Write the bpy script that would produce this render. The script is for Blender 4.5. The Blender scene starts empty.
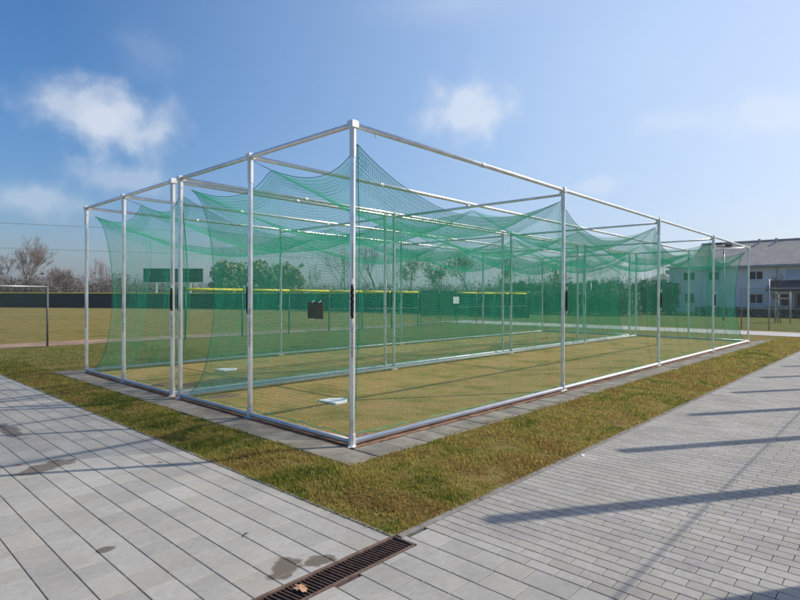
import bpy, math, random
import numpy as np
from mathutils import Vector, Matrix, noise
random.seed(7); rng = np.random.default_rng(7)
C = bpy.context.scene.collection
S = bpy.context.scene
R = math.radians

# ------------------------------------------------------------------ camera
F, YAW, PITCH, ROLL = 550.68, R(42.9637), R(-0.2913), R(0.1828)
CAM = np.array([-4.0914, -4.5282, 1.6000])
fw = np.array([math.cos(YAW)*math.cos(PITCH), math.sin(YAW)*math.cos(PITCH), math.sin(PITCH)])
r0 = np.array([math.sin(YAW), -math.cos(YAW), 0]); u0 = np.cross(r0, fw)
rt = r0*math.cos(ROLL)+u0*math.sin(ROLL); up = np.cross(rt, fw)
cd = bpy.data.cameras.new('camera'); cam = bpy.data.objects.new('camera', cd); C.objects.link(cam)
cd.sensor_width = 36; cd.lens = F*36/800; cd.clip_start = 0.05; cd.clip_end = 6000
cam.matrix_world = Matrix(((rt[0], up[0], -fw[0], CAM[0]), (rt[1], up[1], -fw[1], CAM[1]), (rt[2], up[2], -fw[2], CAM[2]), (0, 0, 0, 1)))
S.camera = cam
def bearing_pos(deg, dist):
    return CAM[0]+math.cos(R(deg))*dist, CAM[1]+math.sin(R(deg))*dist
def sky_dir(px, py):
    d = fw+rt*(px-400)/F+up*(300-py)/F
    return d/np.linalg.norm(d)

# ------------------------------------------------------------------ helpers
class MB:
    def __init__(s): s.v = []; s.f = []; s.n = 0
    def add(s, verts, faces):
        b = s.n; s.v.extend(verts); s.f.extend([tuple(i+b for i in f) for f in faces]); s.n += len(verts)
    def box(s, c, d, rz=0.0, bev=0.0):
        x, y, z = d[0]/2, d[1]/2, d[2]/2
        ca, sa = math.cos(rz), math.sin(rz)
        if bev <= 0:
            pts = [(-x,-y,-z),(x,-y,-z),(x,y,-z),(-x,y,-z),(-x,-y,z),(x,-y,z),(x,y,z),(-x,y,z)]
            fs = [(0,3,2,1),(4,5,6,7),(0,1,5,4),(1,2,6,5),(2,3,7,6),(3,0,4,7)]
        else:
            b = min(bev, x*.9, y*.9, z*.9)
            def ring(ix, iy, zz): return [(-ix,-iy,zz),(ix,-iy,zz),(ix,iy,zz),(-ix,iy,zz)]
            pts = ring(x-b,y-b,-z)+ring(x,y,-z+b)+ring(x,y,z-b)+ring(x-b,y-b,z)
            fs = [(0,3,2,1),(12,13,14,15)]
            for k in range(3):
                for i in range(4):
                    j = (i+1) % 4; fs.append((k*4+i, k*4+j, k*4+4+j, k*4+4+i))
        s.add([(c[0]+px*ca-py*sa, c[1]+px*sa+py*ca, c[2]+pz) for px, py, pz in pts], fs)
    def tube(s, pts, rad, n=8, cap=True, phase=0.0):
        pts = [Vector(p) for p in pts]; m = len(pts)
        if not hasattr(rad, '__len__'): rad = [rad]*m
        vs = []; prev = None
        for i, p in enumerate(pts):
            t = (pts[min(i+1, m-1)]-pts[max(i-1, 0)]).normalized()
            if prev is None:
                a = Vector((0,0,1)) if abs(t.z) < .9 else Vector((1,0,0))
                x = t.cross(a).normalized()
            else:
                x = (prev-t*prev.dot(t)).normalized()
            prev = x; y = t.cross(x)
            for k in range(n):
                an = 2*math.pi*k/n+phase
                vs.append(tuple(p+(x*math.cos(an)+y*math.sin(an))*rad[i]))
        fs = []
        for i in range(m-1):
            for k in range(n):
                j = (k+1) % n; fs.append((i*n+k, i*n+j, (i+1)*n+j, (i+1)*n+k))
        if cap:
            fs.append(tuple(range(n-1, -1, -1))); fs.append(tuple((m-1)*n+k for k in range(n)))
        s.add(vs, fs)
    def prism(s, poly, z0, z1):
        n = len(poly)
        s.add([(x, y, z0) for x, y in poly]+[(x, y, z1) for x, y in poly],
              [tuple(range(n-1, -1, -1)), tuple(range(n, 2*n))]+[(i, (i+1) % n, n+(i+1) % n, n+i) for i in range(n)])
    def build(s, name, m, parent=None, smooth=False):
        return obj(name, np.array(s.v, dtype=np.float32).reshape(-1, 3), s.f, m, parent, smooth)
def link(o, parent=None):
    C.objects.link(o)
    if parent: o.parent = parent
    return o
def obj(name, v, f, m, parent=None, smooth=False):
    me = bpy.data.meshes.new(name)
    if isinstance(f, np.ndarray):
        k = f.shape[1]; nf = len(f)
        me.vertices.add(len(v)); me.vertices.foreach_set('co', np.ascontiguousarray(v, dtype=np.float32).ravel())
        me.loops.add(nf*k); me.loops.foreach_set('vertex_index', np.ascontiguousarray(f, dtype=np.int32).ravel())
        me.polygons.add(nf); me.polygons.foreach_set('loop_start', np.arange(0, nf*k, k, dtype=np.int32))
        me.polygons.foreach_set('loop_total', np.full(nf, k, dtype=np.int32))
        me.update(calc_edges=True)
    else:
        me.from_pydata([tuple(x) for x in v], [], f); me.update()
    me.materials.append(m)
    me.polygons.foreach_set('use_smooth', np.full(len(me.polygons), bool(smooth)))
    return link(bpy.data.objects.new(name, me), parent)
def thing(name, label, cat, loc=(0,0,0), rz=0.0, group=None):
    o = bpy.data.objects.new(name, None); o.location = loc; o.rotation_euler = (0,0,rz); o.empty_display_size = .2
    C.objects.link(o); return tag(o, label, cat, group)
def tag(o, label, cat, group=None):
    o['label'] = label; o['category'] = cat
    if group: o['group'] = group
    return o
def kind(o, k): o['kind'] = k; return o
def copy_tree(o, parent=None):
    c = o.copy(); C.objects.link(c)
    if parent: c.parent = parent
    for ch in list(o.children): copy_tree(ch, c)
    return c

# ------------------------------------------------------------------ materials
def mat(name, col, rough=.8, metal=0.0, var=.0, scale=5.0, bump=.0, bscale=40.0, spec=.3, island=.0):
    m = bpy.data.materials.new(name); m.use_nodes = True
    nt = m.node_tree; b = nt.nodes['Principled BSDF']; L = nt.links
    b.inputs['Roughness'].default_value = rough; b.inputs['Metallic'].default_value = metal
    b.inputs['Specular IOR Level'].default_value = spec
    rgb = nt.nodes.new('ShaderNodeRGB'); rgb.outputs[0].default_value = (*col, 1); out = rgb.outputs[0]
    tc = nt.nodes.new('ShaderNodeTexCoord')
    if var > 0:
        n = nt.nodes.new('ShaderNodeTexNoise'); n.inputs['Scale'].default_value = scale; n.inputs['Detail'].default_value = 6
        L.new(tc.outputs['Object'], n.inputs['Vector'])
        mr = nt.nodes.new('ShaderNodeMapRange'); mr.inputs['From Min'].default_value = .3; mr.inputs['From Max'].default_value = .7
        mr.inputs['To Min'].default_value = 1-var; mr.inputs['To Max'].default_value = 1+var; L.new(n.outputs['Fac'], mr.inputs['Value'])
        h = nt.nodes.new('ShaderNodeHueSaturation'); L.new(out, h.inputs['Color']); L.new(mr.outputs[0], h.inputs['Value']); out = h.outputs[0]
    if island > 0:
        g = nt.nodes.new('ShaderNodeNewGeometry'); mr = nt.nodes.new('ShaderNodeMapRange')
        mr.inputs['To Min'].default_value = 1-island; mr.inputs['To Max'].default_value = 1+island; L.new(g.outputs['Random Per Island'], mr.inputs['Value'])
        h = nt.nodes.new('ShaderNodeHueSaturation'); L.new(out, h.inputs['Color']); L.new(mr.outputs[0], h.inputs['Value']); out = h.outputs[0]
    L.new(out, b.inputs['Base Color'])
    if bump > 0:
        n = nt.nodes.new('ShaderNodeTexNoise'); n.inputs['Scale'].default_value = bscale; n.inputs['Detail'].default_value = 5
        L.new(tc.outputs['Object'], n.inputs['Vector'])
        bp = nt.nodes.new('ShaderNodeBump'); bp.inputs['Strength'].default_value = bump; bp.inputs['Distance'].default_value = .01
        L.new(n.outputs['Fac'], bp.inputs['Height']); L.new(bp.outputs[0], b.inputs['Normal'])
    return m
M = {}
M['alu'] = mat('brushed_aluminium', (.82,.80,.77), .24, .6, .14, 7, .06, 160)
M['alu_rail'] = mat('weathered_aluminium', (.80,.79,.77), .42, .22, .08, 7, .06, 160)
M['alu_shaded'] = mat('shaded_grey_aluminium', (.48,.485,.50), .36, .5, .12, 7, .06, 160)  # for the end ground rails: shade of the side away from sun, painted in
M['alu_white'] = mat('cast_aluminium', (.73,.715,.68), .45, .4, .08, 9)
M['black'] = mat('black_rubber', (.012,.012,.013), .6, 0, .2, 30)
M['ink_blue'] = mat('blue_lettering', (.02,.07,.22), .5)
M['ink_black'] = mat('black_lettering', (.015,.015,.018), .5)
M['net'] = mat('green_net_cord', (.024,.50,.315), .5, 0, .12, 3)
_nt = M['net'].node_tree; _tr = _nt.nodes.new('ShaderNodeBsdfTranslucent'); _tr.inputs['Color'].default_value = (.04,.64,.40,1); _mx = _nt.nodes.new('ShaderNodeMixShader'); _mx.inputs[0].default_value = .42
_nt.links.new(_nt.nodes['Principled BSDF'].outputs[0], _mx.inputs[1]); _nt.links.new(_tr.outputs[0], _mx.inputs[2]); _nt.links.new(_mx.outputs[0], _nt.nodes['Material Output'].inputs[0])
M['net_rope'] = mat('dark_green_rope', (.010,.22,.125), .7)
M['cord'] = mat('white_cord', (.7,.7,.68), .8)
M['darkcord'] = mat('dark_cord', (.03,.05,.045), .8)
M['darksteel'] = mat('dull_dark_steel', (.13,.135,.13), .6, .2, .15, 6)
M['galv'] = mat('galvanised_steel', (.42,.43,.44), .45, .7, .12, 6)
M['greenpost'] = mat('green_painted_steel', (.05,.11,.085), .5, .1, .1, 6)
M['yellow'] = mat('yellow_plastic', (.78,.66,.03), .5, 0, .08, 2)
M['screen'] = mat('dark_green_windscreen', (.005,.028,.020), .85, 0, .22, 1.2, .2, 3)
M['board'] = mat('dark_green_board', (.012,.045,.032), .5, 0, .15, 1)
M['panel'] = mat('scoreboard_panel', (.05,.10,.08), .5, 0, .2, 2)
M['olive'] = mat('olive_sheet', (.10,.11,.055), .6, 0, .2, 4)
M['white'] = mat('white_paint', (.78,.78,.76), .5, 0, .06, 6)
M['plate'] = mat('worn_white_rubber', (.74,.74,.71), .6, 0, .18, 14)
M['rust'] = mat('rusty_cast_iron', (.075,.045,.034), .75, .25, .45, 28, .4, 90)
M['rustframe'] = mat('rusty_frame', (.13,.085,.065), .8, .1, .35, 18, .3, 80)
M['dark'] = mat('channel_dirt', (.018,.014,.012), .95)
M['tile'] = mat('border_slab', (.205,.186,.150), .88, 0, .34, 4, .4, 120, island=.12)
M['edging'] = mat('concrete_edging', (.20,.185,.165), .9, 0, .25, 9, .3, 90)
M['clay'] = mat('red_clay', (.20,.108,.068), .95, 0, .55, 9, .8, 40)
M['soil'] = mat('brown_soil', (.17,.105,.065), .95, 0, .4, 6, .6, 40)
M['track'] = mat('clay_track', (.27,.175,.12), .95, 0, .3, .8, .4, 12)
M['wall'] = mat('pale_render', (.74,.72,.69), .85, 0, .07, .8, .1, 30)
M['wallgrey'] = mat('grey_render', (.40,.40,.40), .85, 0, .07, .8)
M['glass'] = mat('dark_window_glass', (.015,.018,.022), .25, 0, 0, spec=.25)
M['frame'] = mat('white_window_frame', (.65,.65,.65), .5)
M['shutter'] = mat('pale_blue_shutter', (.50,.56,.62), .6, 0, .08, 3)
M['porchroof'] = mat('dark_porch_tile', (.07,.062,.060), .8, 0, .25, 4, .5, 14)
M['wood'] = mat('weathered_wood', (.26,.20,.14), .85, 0, .3, 4, .3, 30)
M['palewood'] = mat('pale_stake_wood', (.50,.45,.37), .85, 0, .25, 4)
M['bark'] = mat('grey_brown_bark', (.15,.115,.09), .9, 0, .3, 2, .5, 10)
M['palebark'] = mat('pale_bark', (.27,.23,.19), .9, 0, .3, 2, .5, 10)
M['twig'] = mat('brown_twigs', (.16,.125,.10), .9, 0, .25, .6)
M['twigpale'] = mat('pale_twigs', (.22,.17,.135), .9, 0, .25, .6)
M['leafolive'] = mat('olive_foliage', (.31,.32,.19), .8, 0, .3, .5, island=.25)
M['leafdark'] = mat('dark_foliage', (.17,.195,.12), .8, 0, .4, .5, island=.35)
M['leafdry'] = mat('dry_leaf', (.42,.24,.14), .8, 0, .25, 60)
M['redscrap'] = mat('faded_red_paper', (.36,.14,.12), .8)
M['wire'] = mat('cable_black', (.05,.05,.055), .6)

def roof_mat():
    m = mat('grey_brown_roof_tile', (.31,.285,.25), .85, 0, .16, 1.5); nt = m.node_tree; L = nt.links; b = nt.nodes['Principled BSDF']
    tc = nt.nodes.new('ShaderNodeTexCoord'); mp = nt.nodes.new('ShaderNodeMapping'); L.new(tc.outputs['Object'], mp.inputs['Vector'])
    w = nt.nodes.new('ShaderNodeTexWave'); w.bands_direction = 'Y'; w.inputs['Scale'].default_value = 1.6; L.new(mp.outputs[0], w.inputs['Vector'])
    w2 = nt.nodes.new('ShaderNodeTexWave'); w2.bands_direction = 'X'; w2.wave_profile = 'SAW'; w2.inputs['Scale'].default_value = 1.0; L.new(mp.outputs[0], w2.inputs['Vector'])
    a = nt.nodes.new('ShaderNodeMath'); a.operation = 'ADD'; L.new(w.outputs['Fac'], a.inputs[0]); L.new(w2.outputs['Fac'], a.inputs[1])
    bp = nt.nodes.new('ShaderNodeBump'); bp.inputs['Strength'].default_value = .25; bp.inputs['Distance'].default_value = .02
    L.new(a.outputs[0], bp.inputs['Height']); L.new(bp.outputs[0], b.inputs['Normal']); return m
M['roof'] = roof_mat()

def ramp(nt, fac, stops):
    r = nt.nodes.new('ShaderNodeValToRGB'); e = r.color_ramp.elements
    while len(e) < len(stops): e.new(.5)
    for el, (p, c) in zip(e, stops): el.position = p; el.color = (*c, 1)
    nt.links.new(fac, r.inputs['Fac']); return r.outputs[0]
def noise_fac(nt, co, scale, detail=5, rough=.6, dist=0.0):
    n = nt.nodes.new('ShaderNodeTexNoise'); n.inputs['Scale'].default_value = scale; n.inputs['Detail'].default_value = detail
    n.inputs['Roughness'].default_value = rough; n.inputs['Distortion'].default_value = dist; nt.links.new(co, n.inputs['Vector']); return n.outputs['Fac']
def mixc(nt, fac, a, b, mode='MIX'):
    n = nt.nodes.new('ShaderNodeMix'); n.data_type = 'RGBA'; n.blend_type = mode
    if hasattr(fac, 'links'): nt.links.new(fac, n.inputs[0])
    else: n.inputs[0].default_value = fac
    for k, x in ((6, a), (7, b)):
        if hasattr(x, 'links'): nt.links.new(x, n.inputs[k])
        else: n.inputs[k].default_value = (*x, 1)
    return n.outputs[2]
def mrange(nt, v, a, b, c=0., d=1.):
    n = nt.nodes.new('ShaderNodeMapRange'); nt.links.new(v, n.inputs['Value'])
    for k, x in zip(('From Min','From Max','To Min','To Max'), (a,b,c,d)): n.inputs[k].default_value = x
    return n.outputs[0]
def math2(nt, op, a, b=None):
    n = nt.nodes.new('ShaderNodeMath'); n.operation = op
    for k, x in enumerate((a, b)):
        if x is None: continue
        if hasattr(x, 'links'): nt.links.new(x, n.inputs[k])
        else: n.inputs[k].default_value = x
    return n.outputs[0]

def grass_mat(name, blades):
    m = bpy.data.materials.new(name); m.use_nodes = True; nt = m.node_tree; b = nt.nodes['Principled BSDF']
    b.inputs['Roughness'].default_value = .75 if blades else .95; b.inputs['Specular IOR Level'].default_value = .04
    g = nt.nodes.new('ShaderNodeNewGeometry'); co = g.outputs['Position']
    big = noise_fac(nt, co, .16, 4); mid = noise_fac(nt, co, 1.5, 5, .6, .6); fine = noise_fac(nt, co, 14, 6, .7)
    green, olive, straw, brown = ((.10,.15,.018), (.21,.215,.034), (.43,.335,.09), (.33,.215,.065)) if blades else ((.085,.105,.016), (.18,.16,.034), (.31,.23,.075), (.26,.155,.055))
    s = math2(nt, 'ADD', math2(nt, 'MULTIPLY', mid, .75), math2(nt, 'MULTIPLY', big, .35))
    col = ramp(nt, s, [(.43, green), (.50, olive), (.565, straw), (.65, brown)])
    sp = nt.nodes.new('ShaderNodeSeparateXYZ'); nt.links.new(co, sp.inputs[0])          # greener sward beyond the cages, up to the track
    band = math2(nt, 'MULTIPLY', mrange(nt, sp.outputs['Y'], 8.6, 10.8), mrange(nt, sp.outputs['Y'], 16.2, 16.8, 1, 0))
    col = mixc(nt, math2(nt, 'MULTIPLY', band, mrange(nt, mid, .3, .7, 1, .55)), col, (.105,.135,.024) if blades else (.095,.122,.026))
    if blades:
        rnd = g.outputs['Random Per Island']
        col = mixc(nt, mrange(nt, rnd, .64, .70, 0, .8), col, (.12,.17,.028))
        col = mixc(nt, mrange(nt, rnd, .84, .88, 0, .9), col, (.50,.38,.13))
        h = nt.nodes.new('ShaderNodeHueSaturation'); nt.links.new(col, h.inputs['Color']); nt.links.new(mrange(nt, fine, .3, .7, .8, 1.25), h.inputs['Value']); col = h.outputs[0]
        tr = nt.nodes.new('ShaderNodeBsdfTranslucent'); nt.links.new(col, tr.inputs['Color'])
        mx = nt.nodes.new('ShaderNodeMixShader'); mx.inputs[0].default_value = .55
        nt.links.new(b.outputs[0], mx.inputs[1]); nt.links.new(tr.outputs[0], mx.inputs[2]); nt.links.new(mx.outputs[0], nt.nodes['Material Output'].inputs[0])
    else:
        col = mixc(nt, mrange(nt, fine, .42, .62), col, (.22,.175,.068))
        col = mixc(nt, mrange(nt, noise_fac(nt, co, 60, 3), .45, .7), col, (.05,.065,.018))
        bp = nt.nodes.new('ShaderNodeBump'); bp.inputs['Strength'].default_value = .9; bp.inputs['Distance'].default_value = .03
        nt.links.new(noise_fac(nt, co, 25, 8, .8), bp.inputs['Height']); nt.links.new(bp.outputs[0], b.inputs['Normal'])
    nt.links.new(col, b.inputs['Base Color']); return m
M['grass'] = grass_mat('lawn_ground', False); M['blade'] = grass_mat('lawn_blades', True)
def turf_mat(name, stops, sc):
    m = bpy.data.materials.new(name); m.use_nodes = True; nt = m.node_tree; b = nt.nodes['Principled BSDF']
    b.inputs['Roughness'].default_value = .95; b.inputs['Specular IOR Level'].default_value = .04
    co = nt.nodes.new('ShaderNodeNewGeometry').outputs['Position']
    col = ramp(nt, noise_fac(nt, co, sc, 7, .7), stops)
    col = mixc(nt, mrange(nt, noise_fac(nt, co, 30, 6, .75), .5, .66, 0, .8), col, (.38,.30,.12))
    col = mixc(nt, mrange(nt, noise_fac(nt, co, 55, 4), .54, .66, 0, .8), col, (.07,.075,.02))
    bp = nt.nodes.new('ShaderNodeBump'); bp.inputs['Strength'].default_value = .9; bp.inputs['Distance'].default_value = .03
    nt.links.new(noise_fac(nt, co, 25, 8, .8), bp.inputs['Height']); nt.links.new(bp.outputs[0], b.inputs['Normal'])
    nt.links.new(col, b.inputs['Base Color']); return m
M['turf'] = turf_mat('worn_turf', [(.38, (.26,.20,.055)), (.5, (.41,.285,.095)), (.62, (.48,.29,.125))], 1.1)
M['green'] = turf_mat('green_lawn', [(.35, (.06,.10,.02)), (.55, (.10,.125,.03)), (.7, (.16,.15,.05))], .5)

def paver_mat(name, base, island, stains):
    m = bpy.data.materials.new(name); m.use_nodes = True; nt = m.node_tree; b = nt.nodes['Principled BSDF']
    b.inputs['Specular IOR Level'].default_value = .3
    g = nt.nodes.new('ShaderNodeNewGeometry'); co = g.outputs['Position']
    v = math2(nt, 'MULTIPLY', mrange(nt, g.outputs['Random Per Island'], 0, 1, 1-island, 1+island), mrange(nt, noise_fac(nt, co, 1.3, 5), .3, .7, .84, 1.10))
    v = math2(nt, 'MULTIPLY', v, mrange(nt, noise_fac(nt, co, 22, 6, .7), .3, .7, .88, 1.10))
    v = math2(nt, 'MULTIPLY', v, mrange(nt, noise_fac(nt, co, 260, 2), .3, .7, .86, 1.12))
    h = nt.nodes.new('ShaderNodeHueSaturation'); h.inputs['Color'].default_value = (*base, 1); nt.links.new(v, h.inputs['Value']); col = h.outputs[0]
    # warm tint on single stones
    rnd2 = math2(nt, 'FRACT', math2(nt, 'MULTIPLY', g.outputs['Random Per Island'], 37.7))
    col = mixc(nt, mrange(nt, rnd2, .72, 1, 0, .35), col, (base[0]*1.02, base[1]*.93, base[2]*.80))
    wet = None; nz = noise_fac(nt, co, 7, 4)
    for (x, y, ax, sx, sy) in stains:
        d = nt.nodes.new('ShaderNodeVectorMath'); d.operation = 'SUBTRACT'; nt.links.new(co, d.inputs[0]); d.inputs[1].default_value = (x, y, -.12)
        vr = nt.nodes.new('ShaderNodeVectorRotate'); vr.rotation_type = 'Z_AXIS'; vr.inputs['Angle'].default_value = -ax; nt.links.new(d.outputs[0], vr.inputs['Vector'])
        sc = nt.nodes.new('ShaderNodeVectorMath'); sc.operation = 'MULTIPLY'; sc.inputs[1].default_value = (1/sx, 1/sy, 0); nt.links.new(vr.outputs[0], sc.inputs[0])
        ln = nt.nodes.new('ShaderNodeVectorMath'); ln.operation = 'LENGTH'; nt.links.new(sc.outputs[0], ln.inputs[0])
        k = mrange(nt, math2(nt, 'ADD', ln.outputs['Value'], mrange(nt, nz, .25, .75, -.55, .55)), .88, 1.12, 1, 0)
        wet = k if wet is None else math2(nt, 'MAXIMUM', wet, k)
    rough = .85
    if wet is not None:
        col = mixc(nt, math2(nt, 'MULTIPLY', wet, .85), col, (.11,.082,.055))
        nt.links.new(mrange(nt, wet, 0, 1, .82, .5), b.inputs['Roughness'])
    else: b.inputs['Roughness'].default_value = .85
    # faint old blotches
    col = mixc(nt, mrange(nt, noise_fac(nt, co, 2.6, 3, .5), .66, .74, 0, .25), col, (base[0]*.62, base[1]*.60, base[2]*.55))
    bp = nt.nodes.new('ShaderNodeBump'); bp.inputs['Strength'].default_value = .35; bp.inputs['Distance'].default_value = .004
    nt.links.new(noise_fac(nt, co, 150, 5, .7), bp.inputs['Height']); nt.links.new(bp.outputs[0], b.inputs['Normal'])
    nt.links.new(col, b.inputs['Base Color']); return m
M['slab'] = paver_mat('concrete_slab', (.335,.318,.285), .10, [(-2.47,1.85,.44,.26,.15), (-2.02,-1.62,.5,.15,.09), (-1.82,-1.70,-.2,.10,.07), (-2.35,3.9,0,.10,.5), (-2.26,6.45,.3,.32,.09), (-2.2,-2.3,.2,.10,.06), (-2.72,-.52,0,.06,.05)])
M['brick'] = paver_mat('concrete_brick', (.315,.295,.265), .10, [])
M['joint'] = mat('joint_sand', (.075,.068,.058), .95, 0, .3, 12)
M['path'] = mat('pale_path', (.42,.40,.36), .9, 0, .12, .6, .2, 30)
M['farpave'] = mat('plain_paving', (.27,.265,.255), .9, 0, .12, 1.5)
M['far'] = mat('far_ground', (.10,.105,.04), .95, 0, .3, .03)

# ------------------------------------------------------------------ ground
def kindobj(name, v, f, m, k='structure', smooth=False): return kind(obj(name, v, f, m, None, smooth), k)
def sheet(name, x0, x1, y0, y1, z, m, k='structure'):
    return kindobj(name, np.array([(x0,y0,z),(x1,y0,z),(x1,y1,z),(x0,y1,z)]), [(0,1,2,3)], m, k)
XL0 = 20.0
ZP, ZL = -.12, -.06          # paving, lawn
n = 64; v = [(0,0,-.2)]+[(860*math.cos(2*math.pi*i/n), 860*math.sin(2*math.pi*i/n), -.2) for i in range(n)]
kindobj('ground', np.array(v), [(0, i+1, (i+1) % n+1) for i in range(n)], M['far'])
def smooth01(t): t = min(max(t, 0), 1); return t*t*(3-2*t)
def lawn_z(x, y):
    d = min(x+1.22, y+1.80)
    return -.125+(.065)*smooth01(d/.55)+.006*(noise.noise((x*1.7, y*1.7, 0)) if d > .05 and x < 30 and y < 20 else 0)
xs = [-1.22,-1.1,-.95,-.8,-.65]+[(-.5+.25*i) for i in range(40)]+[10+.8*i for i in range(18)]+[24.6,30,45,70,120,300,580]
ys = [-1.80,-1.7,-1.55,-1.4,-1.25]+[(-1.1+.25*i) for i in range(44)]+[10.2+1.2*i for i in range(8)]+[20,28,45,80,140,300,580]
v = [(x, y, lawn_z(x, y)) for y in ys for x in xs]; nx = len(xs)
kindobj('lawn', np.array(v), np.array([(j*nx+i, j*nx+i+1, (j+1)*nx+i+1, (j+1)*nx+i) for j in range(len(ys)-1) for i in range(nx-1)]), M['grass'], smooth=True)
sheet('field_left', -580, -1.23, 40, 580, ZL, M['grass'])
sheet('joint_bed', -30, 30, -12, 40, -.135, M['joint'])
sheet('verge', -200, 200, -200, -12, -.13, M['grass'])

def pavers(name, items, m):
    # items: x0,x1,y0,y1 per stone (joint already taken off)
    A = np.array(items, dtype=np.float64); k = len(A); b = .003
    z = ZP+rng.normal(0, .00035, (k, 4)); zz = np.repeat((ZP+rng.normal(0, .0007, k))[:, None], 4, 1)*.5+z*.5
    X = np.stack([A[:,0],A[:,1],A[:,1],A[:,0]], 1); Y = np.stack([A[:,2],A[:,2],A[:,3],A[:,3]], 1)
    sx = np.array([1,-1,-1,1]); sy = np.array([1,1,-1,-1])
    top = np.stack([X+sx*b, Y+sy*b, zz], 2); mid = np.stack([X, Y, zz-.0025], 2); bot = np.stack([X, Y, np.full((k,4), -.145)], 2)
    V = np.concatenate([top, mid, bot], 1).reshape(-1, 3)
    base = [(0,1,2,3)]+[(4+i, 4+(i+1)%4, (i+1)%4, i) for i in range(4)]+[(8+i, 8+(i+1)%4, 4+(i+1)%4, 4+i) for i in range(4)]
    Fc = (np.array(base)[None]+(np.arange(k)*12)[:, None, None]).reshape(-1, 4)
    return kindobj(name, V, Fc, m)
items = []; g = .0035
GX0, GX1, GY0, GY1 = -9.0, -1.215, -2.015, -1.79       # drain slot
def clip_slot(a, b, c, d):
    # keep the drain slot free
    if b > GX0 and a < GX1 and d > GY0 and c < GY1:
        out = []
        if c < GY0-.03: out.append((a, b, c, GY0-.003))
        if d > GY1+.012: out.append((a, min(b, -1.246), GY1+.003, d))
        if b > GX1+.02: out.append((GX1+.003, b, max(c, GY0-.001), min(d, -1.862)))
        return [q for q in out if q[1]-q[0] > .01 and q[3]-q[2] > .01]
    return [(a, b, c, d)]
W = .2015; x = -.955
while x > -8.4:
    y = -9+rng.uniform(0, .25)
    while y < 13:
        L = rng.choice([.2, .2, .25, .3]); a, c = x-W, x
        hi = 13.2 if c < -1.2 else -1.862
        if c > -1.2 and a < -1.246 and y > -1.87: c = -1.246; hi = 13.2
        if min(y+L, hi)-y > .04: items += clip_slot(a+.0028, c-.0028, y+.002, min(y+L, hi)-.002)
        if c > -1.2 and a < -1.246 and y < -1.862 < y+L and hi < 0: items += clip_slot(a+.0028, -1.2488, -1.862, y+L-.0014)
        y += L
    x -= W
pavers('slab_paving', items, M['slab'])
items = []; x0 = -.953; i = 0
while x0 < 25.0:
    y = -1.86-(.105 if i % 2 else 0.0)
    if i % 2: items.append((x0+.0025, x0+.1025, y+.0025, -1.8625))
    while y > -7.2:
        items.append((x0+.0025, x0+.1025, y-.21+.0025, y-.0025)); y -= .21
    x0 += .105; i += 1
pavers('brick_path', items, M['brick'])
sheet('far_paving', -30, -8.46, -12, 40, -.122, M['farpave']); sheet('upper_paving', -8.46, -1.24, 13.3, 40, -.122, M['farpave'])
sheet('side_paving', -.9, 24.9, -12, -7.45, -.124, M['farpave'])
sheet('turf', .10, XL0-.1, .08, 8.46, -.0545, M['turf'])
sheet('house_lawn', 30.0, 52.0, -60, 26, -.054, M['green'])
# concrete edging between lawn and paving
m = MB()
y = -1.80
while y < 13: m.box((-1.226, y+.497, -.155), (.035, .994, .075), 0, .004); y += 1.0
kind(m.build('lawn_edging', M['edging']), 'structure')
m = MB(); x = -1.20
while x < 24.5: m.box((x+.497, -1.828, -.155), (.994, .055, .078), 0, .004); x += 1.0
kind(m.build('path_edging', M['edging']), 'structure')
# crossing path behind the cages, warning track, bare soil
sheet('crossing_path', 25.0, 28.6, -200, 19.2, -.052, M['path'])
sheet('warning_track', -60, 22.5, 16.45, 18.3, -.052, M['track'])
def patch(name, cx, cy, rx, ry, z, m, nn=28, jit=.2):
    v = [(cx, cy, z+.012)]+[]
    for ring, s in ((0, .6), (1, 1.0)):
        for i in range(nn):
            a = 2*math.pi*i/nn; k = s*(1+jit*noise.noise((math.cos(a)*1.5+cx, math.sin(a)*1.5+cy, 3)))
            v.append((cx+rx*k*math.cos(a), cy+ry*k*math.sin(a), z+(.010 if ring == 0 else -.012)))
    f = [(0, 1+i, 1+(i+1) % nn) for i in range(nn)]+[(1+i, 1+nn+i, 1+nn+(i+1) % nn, 1+(i+1) % nn) for i in range(nn)]
    return kindobj(name, np.array(v), f, m, smooth=True)
patch('bare_soil', 1.3, 5.3, .95, .42, -.048, M['soil']); patch('bare_soil', .62, 3.85, .35, .22, -.050, M['soil'])
patch('bare_soil', .35, .32, .26, .10, -.05, M['clay'])
# clay bed under the ground rails
def strip(name, pts, w0, w1, z, m, axis):
    v = []; f = []
    for i, t in enumerate(pts):
        a = w0+.01*noise.noise((t*3, 1, axis*5)); b = w1+.09*noise.noise((t*2.3, 7, axis*5))
        v += [(a, t, z), (b, t, z)] if axis == 0 else [(t, a, z), (t, b, z)]
        if i: k = 2*i; f.append((k-2, k-1, k+1, k))
    return kindobj(name, np.array(v), f, m)
strip('clay_strip', np.arange(-.06, 8.8, .07), -.10, .05, -.047, M['clay'], 0)
strip('clay_strip', np.arange(-.06, 20.2, .09), -.10, .03, -.0445, M['clay'], 1)
# slab border round the cages
m = MB(); y = -.50
while y < 9.0: m.box((-.29+rng.normal(0,.003), y+.198, -.082+rng.normal(0,.002)), (.388, .388, .075), rng.normal(0, .006), .005); y += .4
x = -.088
while x < 21.2: m.box((x+.198, -.305+rng.normal(0,.003), -.082+rng.normal(0,.002)), (.388, .388, .075), rng.normal(0, .006), .005); x += .4
kind(m.build('border_slabs', M['tile']), 'structure')
m = MB()
for q in range(4): m.box((.11+.4*q, 8.88, -.085), (.394, .30, .07), 0, .006)
kind(m.build('border_slabs', M['tile']), 'structure')

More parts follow.
